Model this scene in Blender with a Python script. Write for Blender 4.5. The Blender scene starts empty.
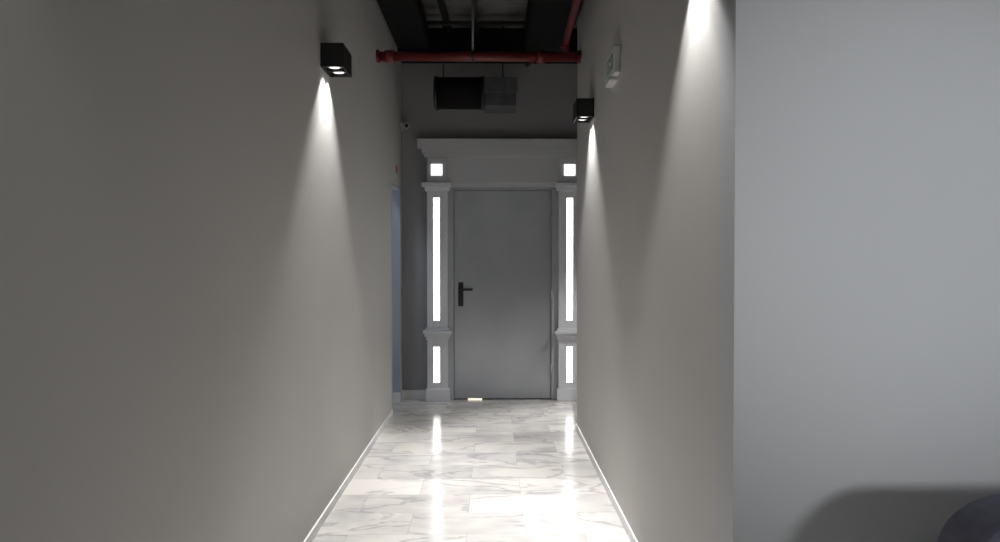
import bpy, bmesh, math
from mathutils import Vector, Matrix

S = bpy.context.scene
S.view_settings.view_transform = 'Standard'
S.view_settings.look = 'None'
COL = S.collection

# ---------------- materials ----------------
def mat(name, col, rough=0.5, metal=0.0, emit=None, es=0.0, noise=0.0, nscale=5.0, bump=0.0, bscale=60.0, spec=0.5):
    m = bpy.data.materials.new(name); m.use_nodes = True
    nt = m.node_tree; b = nt.nodes['Principled BSDF']
    b.inputs['Base Color'].default_value = (*col, 1)
    b.inputs['Roughness'].default_value = rough
    b.inputs['Metallic'].default_value = metal
    b.inputs['Specular IOR Level'].default_value = spec
    if emit:
        b.inputs['Emission Color'].default_value = (*emit, 1)
        b.inputs['Emission Strength'].default_value = es
    tc = nt.nodes.new('ShaderNodeTexCoord')
    if noise > 0:
        n = nt.nodes.new('ShaderNodeTexNoise'); n.inputs['Scale'].default_value = nscale
        n.inputs['Detail'].default_value = 5
        nt.links.new(tc.outputs['Object'], n.inputs['Vector'])
        r = nt.nodes.new('ShaderNodeValToRGB')
        r.color_ramp.elements[0].position = 0.3; r.color_ramp.elements[1].position = 0.7
        r.color_ramp.elements[0].color = (*[c*(1-noise) for c in col], 1)
        r.color_ramp.elements[1].color = (*[min(1, c*(1+noise)) for c in col], 1)
        nt.links.new(n.outputs['Fac'], r.inputs['Fac'])
        nt.links.new(r.outputs['Color'], b.inputs['Base Color'])
    if bump > 0:
        n2 = nt.nodes.new('ShaderNodeTexNoise'); n2.inputs['Scale'].default_value = bscale
        n2.inputs['Detail'].default_value = 3
        nt.links.new(tc.outputs['Object'], n2.inputs['Vector'])
        bp = nt.nodes.new('ShaderNodeBump'); bp.inputs['Strength'].default_value = bump
        bp.inputs['Distance'].default_value = 0.01
        nt.links.new(n2.outputs['Fac'], bp.inputs['Height'])
        nt.links.new(bp.outputs['Normal'], b.inputs['Normal'])
    return m

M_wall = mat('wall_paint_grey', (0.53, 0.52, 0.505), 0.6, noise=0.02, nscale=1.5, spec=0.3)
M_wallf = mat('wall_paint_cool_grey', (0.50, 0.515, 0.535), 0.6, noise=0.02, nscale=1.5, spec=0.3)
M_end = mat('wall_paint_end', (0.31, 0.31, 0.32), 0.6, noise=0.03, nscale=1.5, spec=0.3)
M_blue = mat('side_room_paint', (0.40, 0.45, 0.52), 0.6, noise=0.02)
M_trim = mat('white_trim', (0.80, 0.80, 0.80), 0.4, noise=0.02)
M_portal = mat('portal_lacquer', (0.70, 0.71, 0.74), 0.45, noise=0.02, nscale=3)
M_head = mat('portal_header_lacquer', (0.56, 0.57, 0.595), 0.5, noise=0.02, nscale=3)
M_black = mat('black_powder_coat', (0.012, 0.012, 0.013), 0.45, noise=0.1)
M_ceil = mat('plenum_black', (0.007, 0.006, 0.006), 0.85, noise=0.3, nscale=4, spec=0.2)
M_soffit = mat('plenum_concrete', (0.12, 0.115, 0.11), 0.85, noise=0.65, nscale=3, bump=0.3, bscale=20)
M_red = mat('red_pipe_paint', (0.14, 0.013, 0.013), 0.4, noise=0.15, nscale=8)
M_galv = mat('galvanised_steel', (0.35, 0.36, 0.37), 0.45, 0.7, noise=0.2, nscale=12)
M_boxm = mat('damper_box_grey', (0.07, 0.07, 0.075), 0.7, 0.0, noise=0.25, nscale=12)
M_door = mat('door_grey_metal', (0.40, 0.42, 0.45), 0.28, 0.6, noise=0.06, nscale=3.5, bump=0.03, bscale=40)
M_frame = mat('door_frame_grey', (0.42, 0.435, 0.46), 0.4, 0.2, noise=0.04)
M_led = mat('led_diffuser', (0.9, 0.9, 0.9), 0.4, emit=(1.0, 0.985, 0.95), es=4.5)
M_leds = mat('led_square_diffuser', (0.9, 0.9, 0.9), 0.4, emit=(1.0, 0.985, 0.95), es=1.5)
M_lens = mat('lamp_lens', (0.9, 0.9, 0.9), 0.3, emit=(1.0, 0.97, 0.92), es=1.4)
M_warm = mat('warm_leak_glow', (1, .9, .7), 0.4, emit=(1.0, 0.9, 0.7), es=1.0)  # emissive colour imitating the light leak under the door
M_navy = mat('slate_blue_upholstery', (0.13, 0.135, 0.18), 0.85, noise=0.1, nscale=30, bump=0.2, bscale=200)
M_plastic = mat('white_plastic', (0.62, 0.63, 0.64), 0.4, noise=0.02)
M_green = mat('exit_green', (0.22, 0.36, 0.29), 0.4, noise=0.05)
M_redp = mat('red_print', (0.45, 0.03, 0.03), 0.5, noise=0.05)
M_wood = mat('dark_wood', (0.05, 0.03, 0.02), 0.5, noise=0.3, nscale=20)
M_panel = mat('panel_light', (0.9, 0.9, 0.9), 0.4, emit=(1.0, 0.98, 0.95), es=2.0)

def marble():
    m = bpy.data.materials.new('marble_tiles'); m.use_nodes = True
    nt = m.node_tree; N = nt.nodes; L = nt.links
    b = N['Principled BSDF']
    tc = N.new('ShaderNodeTexCoord')
    br = N.new('ShaderNodeTexBrick')
    br.inputs['Scale'].default_value = 1
    br.inputs['Brick Width'].default_value = 0.60
    br.inputs['Row Height'].default_value = 0.30
    br.inputs['Mortar Size'].default_value = 0.0014
    br.inputs['Mortar Smooth'].default_value = 0.1
    br.inputs['Color1'].default_value = (0, 0, 0, 1)
    br.inputs['Color2'].default_value = (1, 1, 1, 1)
    br.inputs['Mortar'].default_value = (0.5, 0.5, 0.5, 1)
    br.offset = 0.5
    mp = N.new('ShaderNodeMapping'); mp.inputs['Location'].default_value = (0.13, 0.07, 0)
    L.new(tc.outputs['Object'], mp.inputs['Vector']); L.new(mp.outputs[0], br.inputs['Vector'])
    w = N.new('ShaderNodeMath'); w.operation = 'MULTIPLY'; w.inputs[1].default_value = 37.0
    L.new(br.outputs['Color'], w.inputs[0])
    # clouds
    n1 = N.new('ShaderNodeTexNoise'); n1.noise_dimensions = '4D'
    n1.inputs['Scale'].default_value = 2.4; n1.inputs['Detail'].default_value = 6; n1.inputs['Distortion'].default_value = 0.8
    L.new(tc.outputs['Object'], n1.inputs['Vector']); L.new(w.outputs[0], n1.inputs['W'])
    r1 = N.new('ShaderNodeValToRGB')
    e = r1.color_ramp.elements
    e[0].position = 0.28; e[0].color = (0.42, 0.415, 0.42, 1)
    e[1].position = 0.58; e[1].color = (0.63, 0.605, 0.58, 1)
    L.new(n1.outputs['Fac'], r1.inputs['Fac'])
    # veins
    n2 = N.new('ShaderNodeTexNoise'); n2.noise_dimensions = '4D'
    n2.inputs['Scale'].default_value = 1.3; n2.inputs['Detail'].default_value = 6; n2.inputs['Distortion'].default_value = 1.4
    mp2 = N.new('ShaderNodeMapping'); mp2.inputs['Rotation'].default_value = (0, 0, 0.7); mp2.inputs['Scale'].default_value = (0.7, 2.0, 1)
    L.new(tc.outputs['Object'], mp2.inputs['Vector']); L.new(mp2.outputs[0], n2.inputs['Vector']); L.new(w.outputs[0], n2.inputs['W'])
    r2 = N.new('ShaderNodeValToRGB')
    e = r2.color_ramp.elements
    e[0].position = 0.475; e[0].color = (0, 0, 0, 1)
    e[1].position = 0.525; e[1].color = (0, 0, 0, 1)
    k = e.new(0.5); k.color = (1, 1, 1, 1)
    L.new(n2.outputs['Fac'], r2.inputs['Fac'])
    vm = N.new('ShaderNodeMath'); vm.operation = 'MULTIPLY'; vm.inputs[1].default_value = 0.55
    L.new(r2.outputs['Color'], vm.inputs[0])
    mx = N.new('ShaderNodeMix'); mx.data_type = 'RGBA'
    L.new(vm.outputs[0], mx.inputs[0]); L.new(r1.outputs['Color'], mx.inputs[6]); mx.inputs[7].default_value = (0.24, 0.24, 0.25, 1)
    # per tile tone
    tone = N.new('ShaderNodeMapRange'); tone.inputs[3].default_value = 0.84; tone.inputs[4].default_value = 1.03
    L.new(br.outputs['Color'], tone.inputs[0])
    mt = N.new('ShaderNodeMix'); mt.data_type = 'RGBA'; mt.blend_type = 'MULTIPLY'; mt.inputs[0].default_value = 1
    L.new(mx.outputs[2], mt.inputs[6]); L.new(tone.outputs[0], mt.inputs[7])
    mg = N.new('ShaderNodeMix'); mg.data_type = 'RGBA'
    L.new(br.outputs['Fac'], mg.inputs[0]); L.new(mt.outputs[2], mg.inputs[6]); mg.inputs[7].default_value = (0.36, 0.355, 0.35, 1)
    L.new(mg.outputs[2], b.inputs['Base Color'])
    b.inputs['Roughness'].default_value = 0.15
    n3 = N.new('ShaderNodeTexNoise'); n3.inputs['Scale'].default_value = 7
    L.new(tc.outputs['Object'], n3.inputs['Vector'])
    bp = N.new('ShaderNodeBump'); bp.inputs['Strength'].default_value = 0.02; bp.inputs['Distance'].default_value = 0.02
    L.new(n3.outputs['Fac'], bp.inputs['Height']); L.new(bp.outputs[0], b.inputs['Normal'])
    return m
M_floor = marble()

# ---------------- mesh helpers ----------------
def finish(me, name, m, parent=None, smooth=False, loc=None):
    ob = bpy.data.objects.new(name, me); COL.objects.link(ob)
    me.materials.append(m)
    if smooth:
        for p in me.polygons: p.use_smooth = True
    if parent: ob.parent = parent
    if loc: ob.location = loc
    return ob

def box(name, a, b, m, parent=None, bev=0.0, seg=2):
    """a,b world min/max corners"""
    bm = bmesh.new(); bmesh.ops.create_cube(bm, size=1)
    c = [(a[i]+b[i])/2 for i in range(3)]; s = [abs(b[i]-a[i]) for i in range(3)]
    bmesh.ops.scale(bm, vec=s, verts=bm.verts)
    if bev > 0:
        bmesh.ops.bevel(bm, geom=bm.edges[:], offset=bev, segments=seg, affect='EDGES', profile=0.5)
    bmesh.ops.translate(bm, vec=c, verts=bm.verts)
    me = bpy.data.meshes.new(name); bm.to_mesh(me); bm.free()
    return finish(me, name, m, parent)

def cyl(name, p, q, r, m, parent=None, seg=24, r2=None):
    p = Vector(p); q = Vector(q); d = q-p
    bm = bmesh.new()
    bmesh.ops.create_cone(bm, cap_ends=True, segments=seg, radius1=r, radius2=r if r2 is None else r2, depth=d.length)
    M = Matrix.Translation((p+q)/2) @ d.to_track_quat('Z', 'Y').to_matrix().to_4x4()
    bmesh.ops.transform(bm, matrix=M, verts=bm.verts)
    me = bpy.data.meshes.new(name); bm.to_mesh(me); bm.free()
    ob = finish(me, name, m, parent)
    for pl in me.polygons: pl.use_smooth = len(pl.vertices) == 4
    return ob

def empty(name, loc=(0, 0, 0)):
    e = bpy.data.objects.new(name, None); COL.objects.link(e); e.empty_display_size = 0.1
    return e

XL, XR = -0.90, 0.695
YE = 7.0; H = 3.6
YR = 5.72     # end of right wall
YC = 2.0      # corner to the lobby
XO = 4.0; YB = -3.0

# ---------------- shell ----------------
box('floor', (-2.6, YB, -0.1), (XO, YE, 0), M_floor)
box('ceiling', (-2.6, YB, H), (XO, YE, H+0.15), M_soffit)
# left wall with doorway
def addbox(bm, a, b):
    r = bmesh.ops.create_cube(bm, size=1)
    vs = r['verts']
    bmesh.ops.scale(bm, vec=[b[i]-a[i] for i in range(3)], verts=vs)
    bmesh.ops.translate(bm, vec=[(a[i]+b[i])/2 for i in range(3)], verts=vs)
def multibox(name, lst, m, parent=None):
    bm = bmesh.new()
    for a, b in lst: addbox(bm, a, b)
    me = bpy.data.meshes.new(name); bm.to_mesh(me); bm.free()
    return finish(me, name, m, parent)
DW0, DW1, DWH = 6.28, 6.86, 2.09
multibox('wall_left', [((XL-0.15, YB, 0), (XL, DW0, H)), ((XL-0.15, DW0, DWH), (XL, YE, H)), ((XL-0.15, DW1+0.03, 0), (XL, YE, DWH))], M_wall)
box('wall_right', (XR, YC+0.15, 0), (XR+0.15, YR, H), M_wall)
box('wall_front', (XR, YC, 0), (XO, YC+0.15, H), M_wallf)
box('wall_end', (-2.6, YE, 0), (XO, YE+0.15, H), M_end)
box('wall_back', (-2.6, YB-0.15, 0), (XO, YB, H), M_wall)
box('wall_lobby_side', (XO, YB, 0), (XO+0.15, YE, H), M_wall)
box('wall_alcove', (1.9, YC+0.15, 0), (2.0, YE, H), M_wall)
box('wall_side_room', (-2.6, 5.0, 0), (-2.5, YE, H), M_blue)
box('wall_side_room_near', (-2.5, 5.0, 0), (XL-0.15, 5.1, H), M_blue)
# doorway lining (left)
multibox('trim_doorway', [((XL-0.152, DW1, 0.0), (XL+0.004, DW1+0.03, DWH)), ((XL-0.152, DW0, DWH-0.02), (XL+0.004, DW1+0.03, DWH)),
                          ((XL-0.152, DW0-0.0, 0.0), (XL+0.004, DW0+0.02, DWH-0.02))], M_blue)
# baseboards
bh, bt = 0.05, 0.010
box('baseboard_left', (XL, YB, 0), (XL+bt, DW0-0.01, bh), M_trim, bev=0.003)
box('baseboard_right', (XR-bt, YC-bt, 0), (XR, YR, bh), M_trim, bev=0.003)
box('baseboard_front', (XR, YC-bt, 0), (XO, YC, bh), M_trim, bev=0.003)
multibox('baseboard_end', [((XL+0.002, YE-0.015, 0), (-0.66, YE, 0.09)), ((0.87, YE-0.015, 0), (1.9, YE, 0.09)),
                           ((XL-0.15, DW1-0.012, 0), (XL, DW1, 0.09))], M_trim)

# ---------------- portal ----------------
P = empty('illuminated_door_portal')
PX = 0.11; YF = 6.9
def mir(name, a, b, m, bev=0.004):
    # a,b given relative to centre for the left side
    box(name+'_left', (PX+a[0], a[1], a[2]), (PX+b[0], b[1], b[2]), m, P, bev)
    box(name+'_right', (PX-b[0], a[1], a[2]), (PX-a[0], b[1], b[2]), m, P, bev)
mir('pilaster_core', (-0.75, 6.93, 0), (-0.545, YE, 2.13), M_portal, 0.002)
# front face frame around the lit strips
cx = -0.657
sw = 0.030
for z0, z1, n in ((0.12, 0.60, 'low'), (0.72, 2.07, 'high')):
    g0, g1 = (0.18, 0.53) if n == 'low' else (0.795, 2.0)
    mir('face_outer_'+n, (-0.75, YF, z0), (cx-sw, 6.93, z1), M_portal)
    mir('face_inner_'+n, (cx+sw, YF, z0), (-0.545, 6.93, z1), M_portal)
    mir('face_bottom_'+n, (cx-sw, YF+.001, z0), (cx+sw, 6.93, g0), M_portal)
    mir('face_top_'+n, (cx-sw, YF+.001, g1), (cx+sw, 6.93, z1), M_portal)
    mir('led_strip_'+n, (cx-sw+0.001, YF+0.004, g0), (cx+sw-0.001, 6.93, g1), M_led, 0)
mir('plinth', (-0.765, 6.875, 0), (-0.53, YE, 0.12), M_portal)
mir('dado_ledge_a', (-0.775, 6.865, 0.635), (-0.52, YE, 0.665), M_portal)
mir('dado_ledge_b', (-0.79, 6.85, 0.665), (-0.505, YE, 0.695), M_portal)
mir('dado_band_low', (-0.76, 6.885, 0.60), (-0.535, YE, 0.635), M_portal)
mir('dado_band_high', (-0.765, 6.88, 0.695), (-0.53, YE, 0.72), M_portal)
mir('capital_a', (-0.77, 6.875, 2.07), (-0.525, YE, 2.11), M_portal)
mir('capital_b', (-0.80, 6.85, 2.11), (-0.51, YE, 2.15), M_portal)
mir('capital_block', (-0.74, 6.885, 2.15), (-0.55, YE, 2.40), M_head)
mir('led_square', (-0.708, 6.878, 2.22), (-0.598, 6.886, 2.33), M_leds, 0.002)
box('frieze', (PX-0.75, 6.90, 2.15), (PX+0.75, YE, 2.42), M_head, P, 0.004)
box('lintel', (PX-0.545, 6.925, 2.11), (PX+0.545, YE, 2.15), M_head, P, 0.003)
for i, (w, z0, z1, y) in enumerate(((0.775, 2.40, 2.44, 6.89), (0.80, 2.44, 2.49, 6.885), (0.845, 2.49, 2.58, 6.88))):
    box('cornice_%d' % i, (PX-w, y, z0), (PX+w, YE, z1), M_head, P, 0.003)

# ---------------- door ----------------
D = empty('door_1')
x0, x1 = -0.376, 0.584
box('frame_left', (-0.435, 6.93, 0), (x0-0.004, YE, 2.11), M_frame, D, 0.003)
box('frame_right', (x1+0.004, 6.93, 0), (0.655, YE, 2.11), M_frame, D, 0.003)
box('frame_head', (x0-0.004, 6.93, 2.085), (x1+0.004, YE, 2.11), M_frame, D, 0.003)
box('leaf', (x0, 6.945, 0.012), (x1, 6.985, 2.08), M_door, D, 0.003)
hx = -0.31
box('handle_plate', (hx-.025, 6.934, 0.93), (hx+.025, 6.946, 1.17), M_black, D, 0.005)
cyl('handle_neck', (hx, 6.94, 1.10), (hx, 6.885, 1.10), 0.011, M_black, D)
box('handle_lever', (hx-.015, 6.875, 1.088), (hx+.12, 6.893, 1.112), M_black, D, 0.007, 3)
cyl('handle_cylinder', (hx, 6.938, 0.985), (hx, 6.92, 0.985), 0.013, M_black, D)
box('threshold_glow_strip', (-0.24, 6.94, 0.001), (-0.10, 6.946, 0.014), M_warm, D)  # glowing strip stands in for light leaking under the door
for z in (0.3, 1.05, 1.8):
    cyl('hinge_%d' % int(z*100), (x1+0.003, 6.935, z-0.05), (x1+0.003, 6.935, z+0.05), 0.009, M_frame, D, 12)

# ---------------- wall lamps ----------------
def lamp(name, wallx, side, y0, z0, power=54, ln=0.22, p=0.12, h=0.125, lean=8):
    """side=+1: protrudes to +x"""
    E = empty(name)
    xa, xb = (wallx, wallx+side*p)
    lo, hi = min(xa, xb), max(xa, xb)
    t = 0.010
    box('back_plate', (wallx if side > 0 else wallx-t, y0, z0), (wallx+t if side > 0 else wallx, y0+ln, z0+h), M_black, E)
    box('front_plate', (xb-t if side > 0 else xb, y0, z0), (xb if side > 0 else xb+t, y0+ln, z0+h), M_black, E, 0.002)
    box('side_near', (lo, y0, z0), (hi, y0+t, z0+h), M_black, E, 0.002)
    box('side_far', (lo, y0+ln-t, z0), (hi, y0+ln, z0+h), M_black, E, 0.002)
    box('top_plate', (lo, y0, z0+h-t), (hi, y0+ln, z0+h), M_black, E, 0.002)
    box('baffle', (lo+t, y0+t, z0+0.035), (hi-t, y0+ln-t, z0+0.045), M_black, E)
    box('divider', (lo+t, y0+ln/2-0.004, z0+0.002), (hi-t, y0+ln/2+0.004, z0+0.035), M_black, E)
    xc = (xa+xb)/2
    for i, yy in enumerate((y0+ln*0.27, y0+ln*0.73)):
        cyl('reflector_ring_%d' % i, (xc, yy, z0+0.034), (xc, yy, z0+0.014), 0.041, M_galv, E, 24)
        cyl('lens_%d' % i, (xc, yy, z0+0.016), (xc, yy, z0+0.011), 0.026, M_lens, E, 24)
        l = bpy.data.lights.new('spot', 'SPOT'); l.energy = power; l.spot_size = math.radians(88); l.spot_blend = 0.5
        l.shadow_soft_size = 0.02; l.color = (1.0, 0.985, 0.96)
        l.use_nodes = True
        nt = l.node_tree; em = nt.nodes.get('Emission')
        fo = nt.nodes.new('ShaderNodeLightFalloff'); fo.inputs['Strength'].default_value = 1.0
        nt.links.new(fo.outputs['Linear'], em.inputs['Strength'])
        o = bpy.data.objects.new('spot_%d' % i, l); COL.objects.link(o); o.parent = E
        o.location = (xc, yy, z0+0.002)
        o.rotation_euler = (0, math.radians(lean)*side, 0)
lamp('added_alcove_lamp', XL, 1, 3.70, 2.405, power=58)
lamp('added_alcove_lamp', XR, -1, 4.77, 2.365)
lamp('added_alcove_lamp', XR, -1, 2.25, 2.385, power=46)
lamp('added_alcove_lamp', XL, 1, 0.9, 2.405, power=5)
lamp('added_alcove_lamp', 1.9, -1, 5.9, 2.365, power=28, lean=-14)  # extra lamp added out of view to brighten the far floor and portal

# ---------------- pipes ----------------
R = empty('red_sprinkler_pipe')
cyl('main_run', (XL+0.001, 5.5, 2.98), (XR-0.001, 5.5, 2.98), 0.037, M_red, R)
for x in (-0.80, 0.38):
    cyl('coupling_%d' % int(x*100+100), (x-0.035, 5.5, 2.98), (x+0.035, 5.5, 2.98), 0.048, M_red, R)
cyl('flange_a', (XL+0.001, 5.5, 2.98), (XL+0.02, 5.5, 2.98), 0.05, M_red, R)
cyl('flange_b', (XR-0.02, 5.5, 2.98), (XR-0.001, 5.5, 2.98), 0.05, M_red, R)
cyl('branch_riser', (0.57, 5.5, 2.98), (0.57, 5.5, 3.08), 0.028, M_red, R)
cyl('branch_run', (0.57, 5.5, 3.07), (0.50, 2.0, 3.10), 0.026, M_red, R)
cyl('branch_elbow', (0.57, 5.54, 3.07), (0.57, 5.44, 3.07), 0.034, M_red, R)
cyl('thin_branch', (0.38, 5.5, 3.0), (0.34, 6.9, 3.3), 0.018, M_red, R)
for x in (-0.15,):
    cyl('hanger_rod_%d' % int(x*100+100), (x, 5.5, 3.01), (x, 5.5, H), 0.009, M_galv, R, 8)
    cyl('hanger_ring_%d' % int(x*100+100), (x-0.012, 5.5, 2.98), (x+0.012, 5.5, 2.98), 0.043, M_black, R)

# plenum services
V = empty('ventilation_duct')
cyl('duct_body', (-0.52, 6.5, 2.93), (-0.06, 6.5, 2.93), 0.145, M_ceil, V, 32)
cyl('duct_rim_left', (-0.53, 6.5, 2.93), (-0.50, 6.5, 2.93), 0.155, M_black, V, 32)
cyl('duct_rim_right', (-0.10, 6.5, 2.93), (-0.06, 6.5, 2.93), 0.155, M_black, V, 32)
box('damper_box', (-0.06, 6.32, 2.78), (0.22, 6.66, 3.02), M_boxm, V, 0.006)
box('damper_flange', (-0.07, 6.30, 2.90), (0.23, 6.33, 3.03), M_boxm, V, 0.004)
for x in (-0.45, 0.1):
    cyl('rod_%d' % int(x*100+100), (x, 6.5, 3.0), (x, 6.5, H), 0.006, M_black, V, 8)
box('ceiling_beam', (XL, 6.70, 3.34), (1.9, 6.99, H), M_ceil, None, 0.01)
box('cable_tray', (XL+0.02, 2.6, 3.36), (-0.58, 6.6, 3.52), M_ceil, None, 0.01)
box('supply_duct', (0.30, 2.6, 3.30), (0.68, 6.55, 3.56), M_ceil, None, 0.02)
C = empty('ceiling_hanger_rail')
box('rail', (-0.155, 4.0, 3.50), (-0.125, 6.6, 3.53), M_black, C)
cyl('drop', (-0.14, 5.95, 3.53), (-0.14, 5.95, 3.6), 0.01, M_galv, C, 10)
box('cross_rail', (-0.58, 6.3, 3.50), (0.30, 6.34, 3.53), M_black, C)
cyl('flex_conduit', (-0.52, 3.5, 3.55), (-0.40, 6.6, 3.55), 0.03, M_black, C, 12)

# ---------------- exit sign ----------------
X = empty('emergency_exit_sign')
box('housing', (XR-0.035, 3.78, 2.40), (XR, 4.12, 2.55), M_plastic, X, 0.008, 3)
box('bracket_foot', (XR-0.045, 3.86, 2.38), (XR, 4.04, 2.40), M_plastic, X, 0.004)
box('green_panel', (XR-0.038, 3.84, 2.44), (XR-0.034, 4.06, 2.52), M_green, X)
def signpart(n, y0, y1, z0, z1): box(n, (XR-0.041, y0, z0), (XR-0.037, y1, z1), M_plastic, X)
signpart('arrow_shaft', 3.865, 3.93, 2.473, 2.487)
signpart('arrow_tip', 3.855, 3.87, 2.462, 2.498)
signpart('pictogram_door', 4.01, 4.045, 2.45, 2.51)
signpart('pictogram_runner', 3.965, 3.985, 2.455, 2.495)
signpart('pictogram_head', 3.96, 3.975, 2.498, 2.51)

# security camera in far corner
K = empty('security_camera')
box('mount', (XL, 6.90, 2.66), (XL+0.02, YE, 2.75), M_plastic, K, 0.004)
cyl('arm', (XL+0.018, 6.95, 2.70), (-0.85, 6.92, 2.71), 0.012, M_plastic, K)
cyl('body', (-0.85, 6.95, 2.715), (-0.83, 6.83, 2.695), 0.028, M_plastic, K)
cyl('lens', (-0.83, 6.83, 2.695), (-0.829, 6.824, 2.694), 0.020, M_black, K)
# small red/white sign above doorway
G = empty('fire_alarm_sign')
box('plate', (XL, 6.50, 2.17), (XL+0.006, 6.62, 2.29), M_plastic, G)
box('red_symbol', (XL+0.005, 6.515, 2.20), (XL+0.008, 6.605, 2.275), M_redp, G)

# ---------------- armchair ----------------
A = empty('armchair')
def rbox(name, a, b, bev, m=M_navy, seg=6):
    o = box(name, a, b, m, A, bev, seg)
    for p in o.data.polygons: p.use_smooth = True
    return o
AX0, AX1 = 1.03, 1.88
bm = bmesh.new()
r_ = 0.17; zt = 0.85; z0_ = 0.18
pts = [(AX0-0.05, z0_), ]
for k in range(9):
    a = math.pi-k*math.pi/16
    pts.append((AX0+r_+r_*math.cos(a), zt-r_*0.8+r_*0.8*math.sin(a)))
for k in range(9):
    a = math.pi/2-k*math.pi/16
    pts.append((AX1-r_+r_*math.cos(a), zt-r_*0.8+r_*0.8*math.sin(a)))
pts.append((AX1+0.05, z0_))
f = bm.faces.new([bm.verts.new((x, 1.46, z)) for x, z in pts])
ex = bmesh.ops.extrude_face_region(bm, geom=[f])
bmesh.ops.translate(bm, vec=(0, 0.16, 0), verts=[v for v in ex['geom'] if isinstance(v, bmesh.types.BMVert)])
bmesh.ops.recalc_face_normals(bm, faces=bm.faces)
me = bpy.data.meshes.new('back'); bm.to_mesh(me); bm.free()
o = finish(me, 'back', M_navy, A)
b_ = o.modifiers.new('b', 'BEVEL'); b_.width = 0.025; b_.segments = 4; b_.limit_method = 'ANGLE'; b_.angle_limit = math.radians(50)
rbox('arm_left', (AX0-0.03, 0.80, 0.18), (AX0+0.13, 1.50, 0.60), 0.05)
rbox('arm_right', (AX1-0.13, 0.80, 0.18), (AX1+0.03, 1.50, 0.60), 0.05)
rbox('seat_base', (AX0+0.10, 0.82, 0.18), (AX1-0.10, 1.48, 0.32), 0.03)
rbox('seat_cushion', (AX0+0.135, 0.79, 0.31), (AX1-0.135, 1.455, 0.46), 0.05)
for i, (x, y) in enumerate(((AX0+.06, .87), (AX1-.06, .87), (AX0+.06, 1.55), (AX1-.06, 1.55))):
    cyl('leg_%d' % i, (x, y, 0), (x, y, 0.19), 0.014, M_wood, A, 12, 0.022)

# ---------------- added lobby lighting (unseen) ----------------
def area(name, loc, rot, sx, sy, e, col, parent=None):
    l = bpy.data.lights.new(name, 'AREA'); l.shape = 'RECTANGLE'; l.size = sx; l.size_y = sy; l.energy = e; l.color = col
    o = bpy.data.objects.new(name, l); COL.objects.link(o); o.location = loc; o.rotation_euler = rot
    if parent: o.parent = parent
    return o
def fill_panel(x, y, z, e):
    E = empty('added_fill_panel')  # unseen panel added as soft fill for lobby and corridor
    box('frame', (x-0.32, y-0.32, z), (x+0.32, y+0.32, z+0.04), M_trim, E, 0.004)
    box('diffuser', (x-0.29, y-0.29, z-0.004), (x+0.29, y+0.29, z+0.002), M_panel, E)
    for dx in (-.28, .28):
        cyl('wire_%d' % int(dx*100), (x+dx, y, z+0.04), (x+dx, y, H), 0.003, M_galv, E, 6)
    area('emitter', (x, y, z-0.01), (0, 0, 0), 0.58, 0.58, e, (1.0, 0.985, 0.96), E)
fill_panel(2.2, -0.9, 3.0, 8)
fill_panel(0.0, -1.8, 3.0, 12)
# added unseen spot on a stand: throws the armchair's shadow, brightens the wall
F = empty('added_key_lamp')
fx, fy = 2.05, -1.4
cyl('base', (fx, fy-.1, 0), (fx, fy-.1, 0.03), 0.16, M_black, F, 32)
cyl('pole', (fx, fy-.1, 0.03), (fx, fy-.1, 1.70), 0.012, M_black, F)
lp = Vector((fx, fy, 1.72)); tg = Vector((1.24, 2.0, 1.5)); dv = (tg-lp).normalized()
cyl('head', lp-dv*0.16, lp-dv*0.012, 0.03, M_black, F, 32, 0.08)
sl = bpy.data.lights.new('key_spot', 'SPOT'); sl.energy = 250; sl.spot_size = math.radians(40); sl.spot_blend = 1.0; sl.shadow_soft_size = 0.17; sl.color = (0.97, 0.988, 1)
so = bpy.data.objects.new('key_spot', sl); COL.objects.link(so); so.location = lp; so.parent = F
so.rotation_euler = (-dv).to_track_quat('Z', 'Y').to_euler()

# side room cool light
E2 = empty('side_room_ceiling_light')
box('diffuser', (-2.0, 5.6, 2.9), (-1.5, 6.1, 2.94), M_panel, E2)
cyl('rod', (-1.75, 5.85, 2.94), (-1.75, 5.85, H), 0.01, M_galv, E2, 8)
area('emitter', (-1.75, 5.85, 2.88), (0, 0, 0), 0.5, 0.5, 9, (0.8, 0.9, 1.0), E2)

# world
W = bpy.data.worlds.new('world'); S.world = W; W.use_nodes = True
W.node_tree.nodes['Background'].inputs[0].default_value = (0.02, 0.02, 0.02, 1)

# ---------------- camera ----------------
cam = bpy.data.cameras.new('camera'); co = bpy.data.objects.new('camera', cam); COL.objects.link(co)
cam.sensor_width = 36; cam.lens = 25.2; cam.clip_start = 0.02
co.location = (0, 0, 1.39)
co.rotation_euler = (math.radians(90-0.9), 0, math.radians(-0.65))
S.camera = co
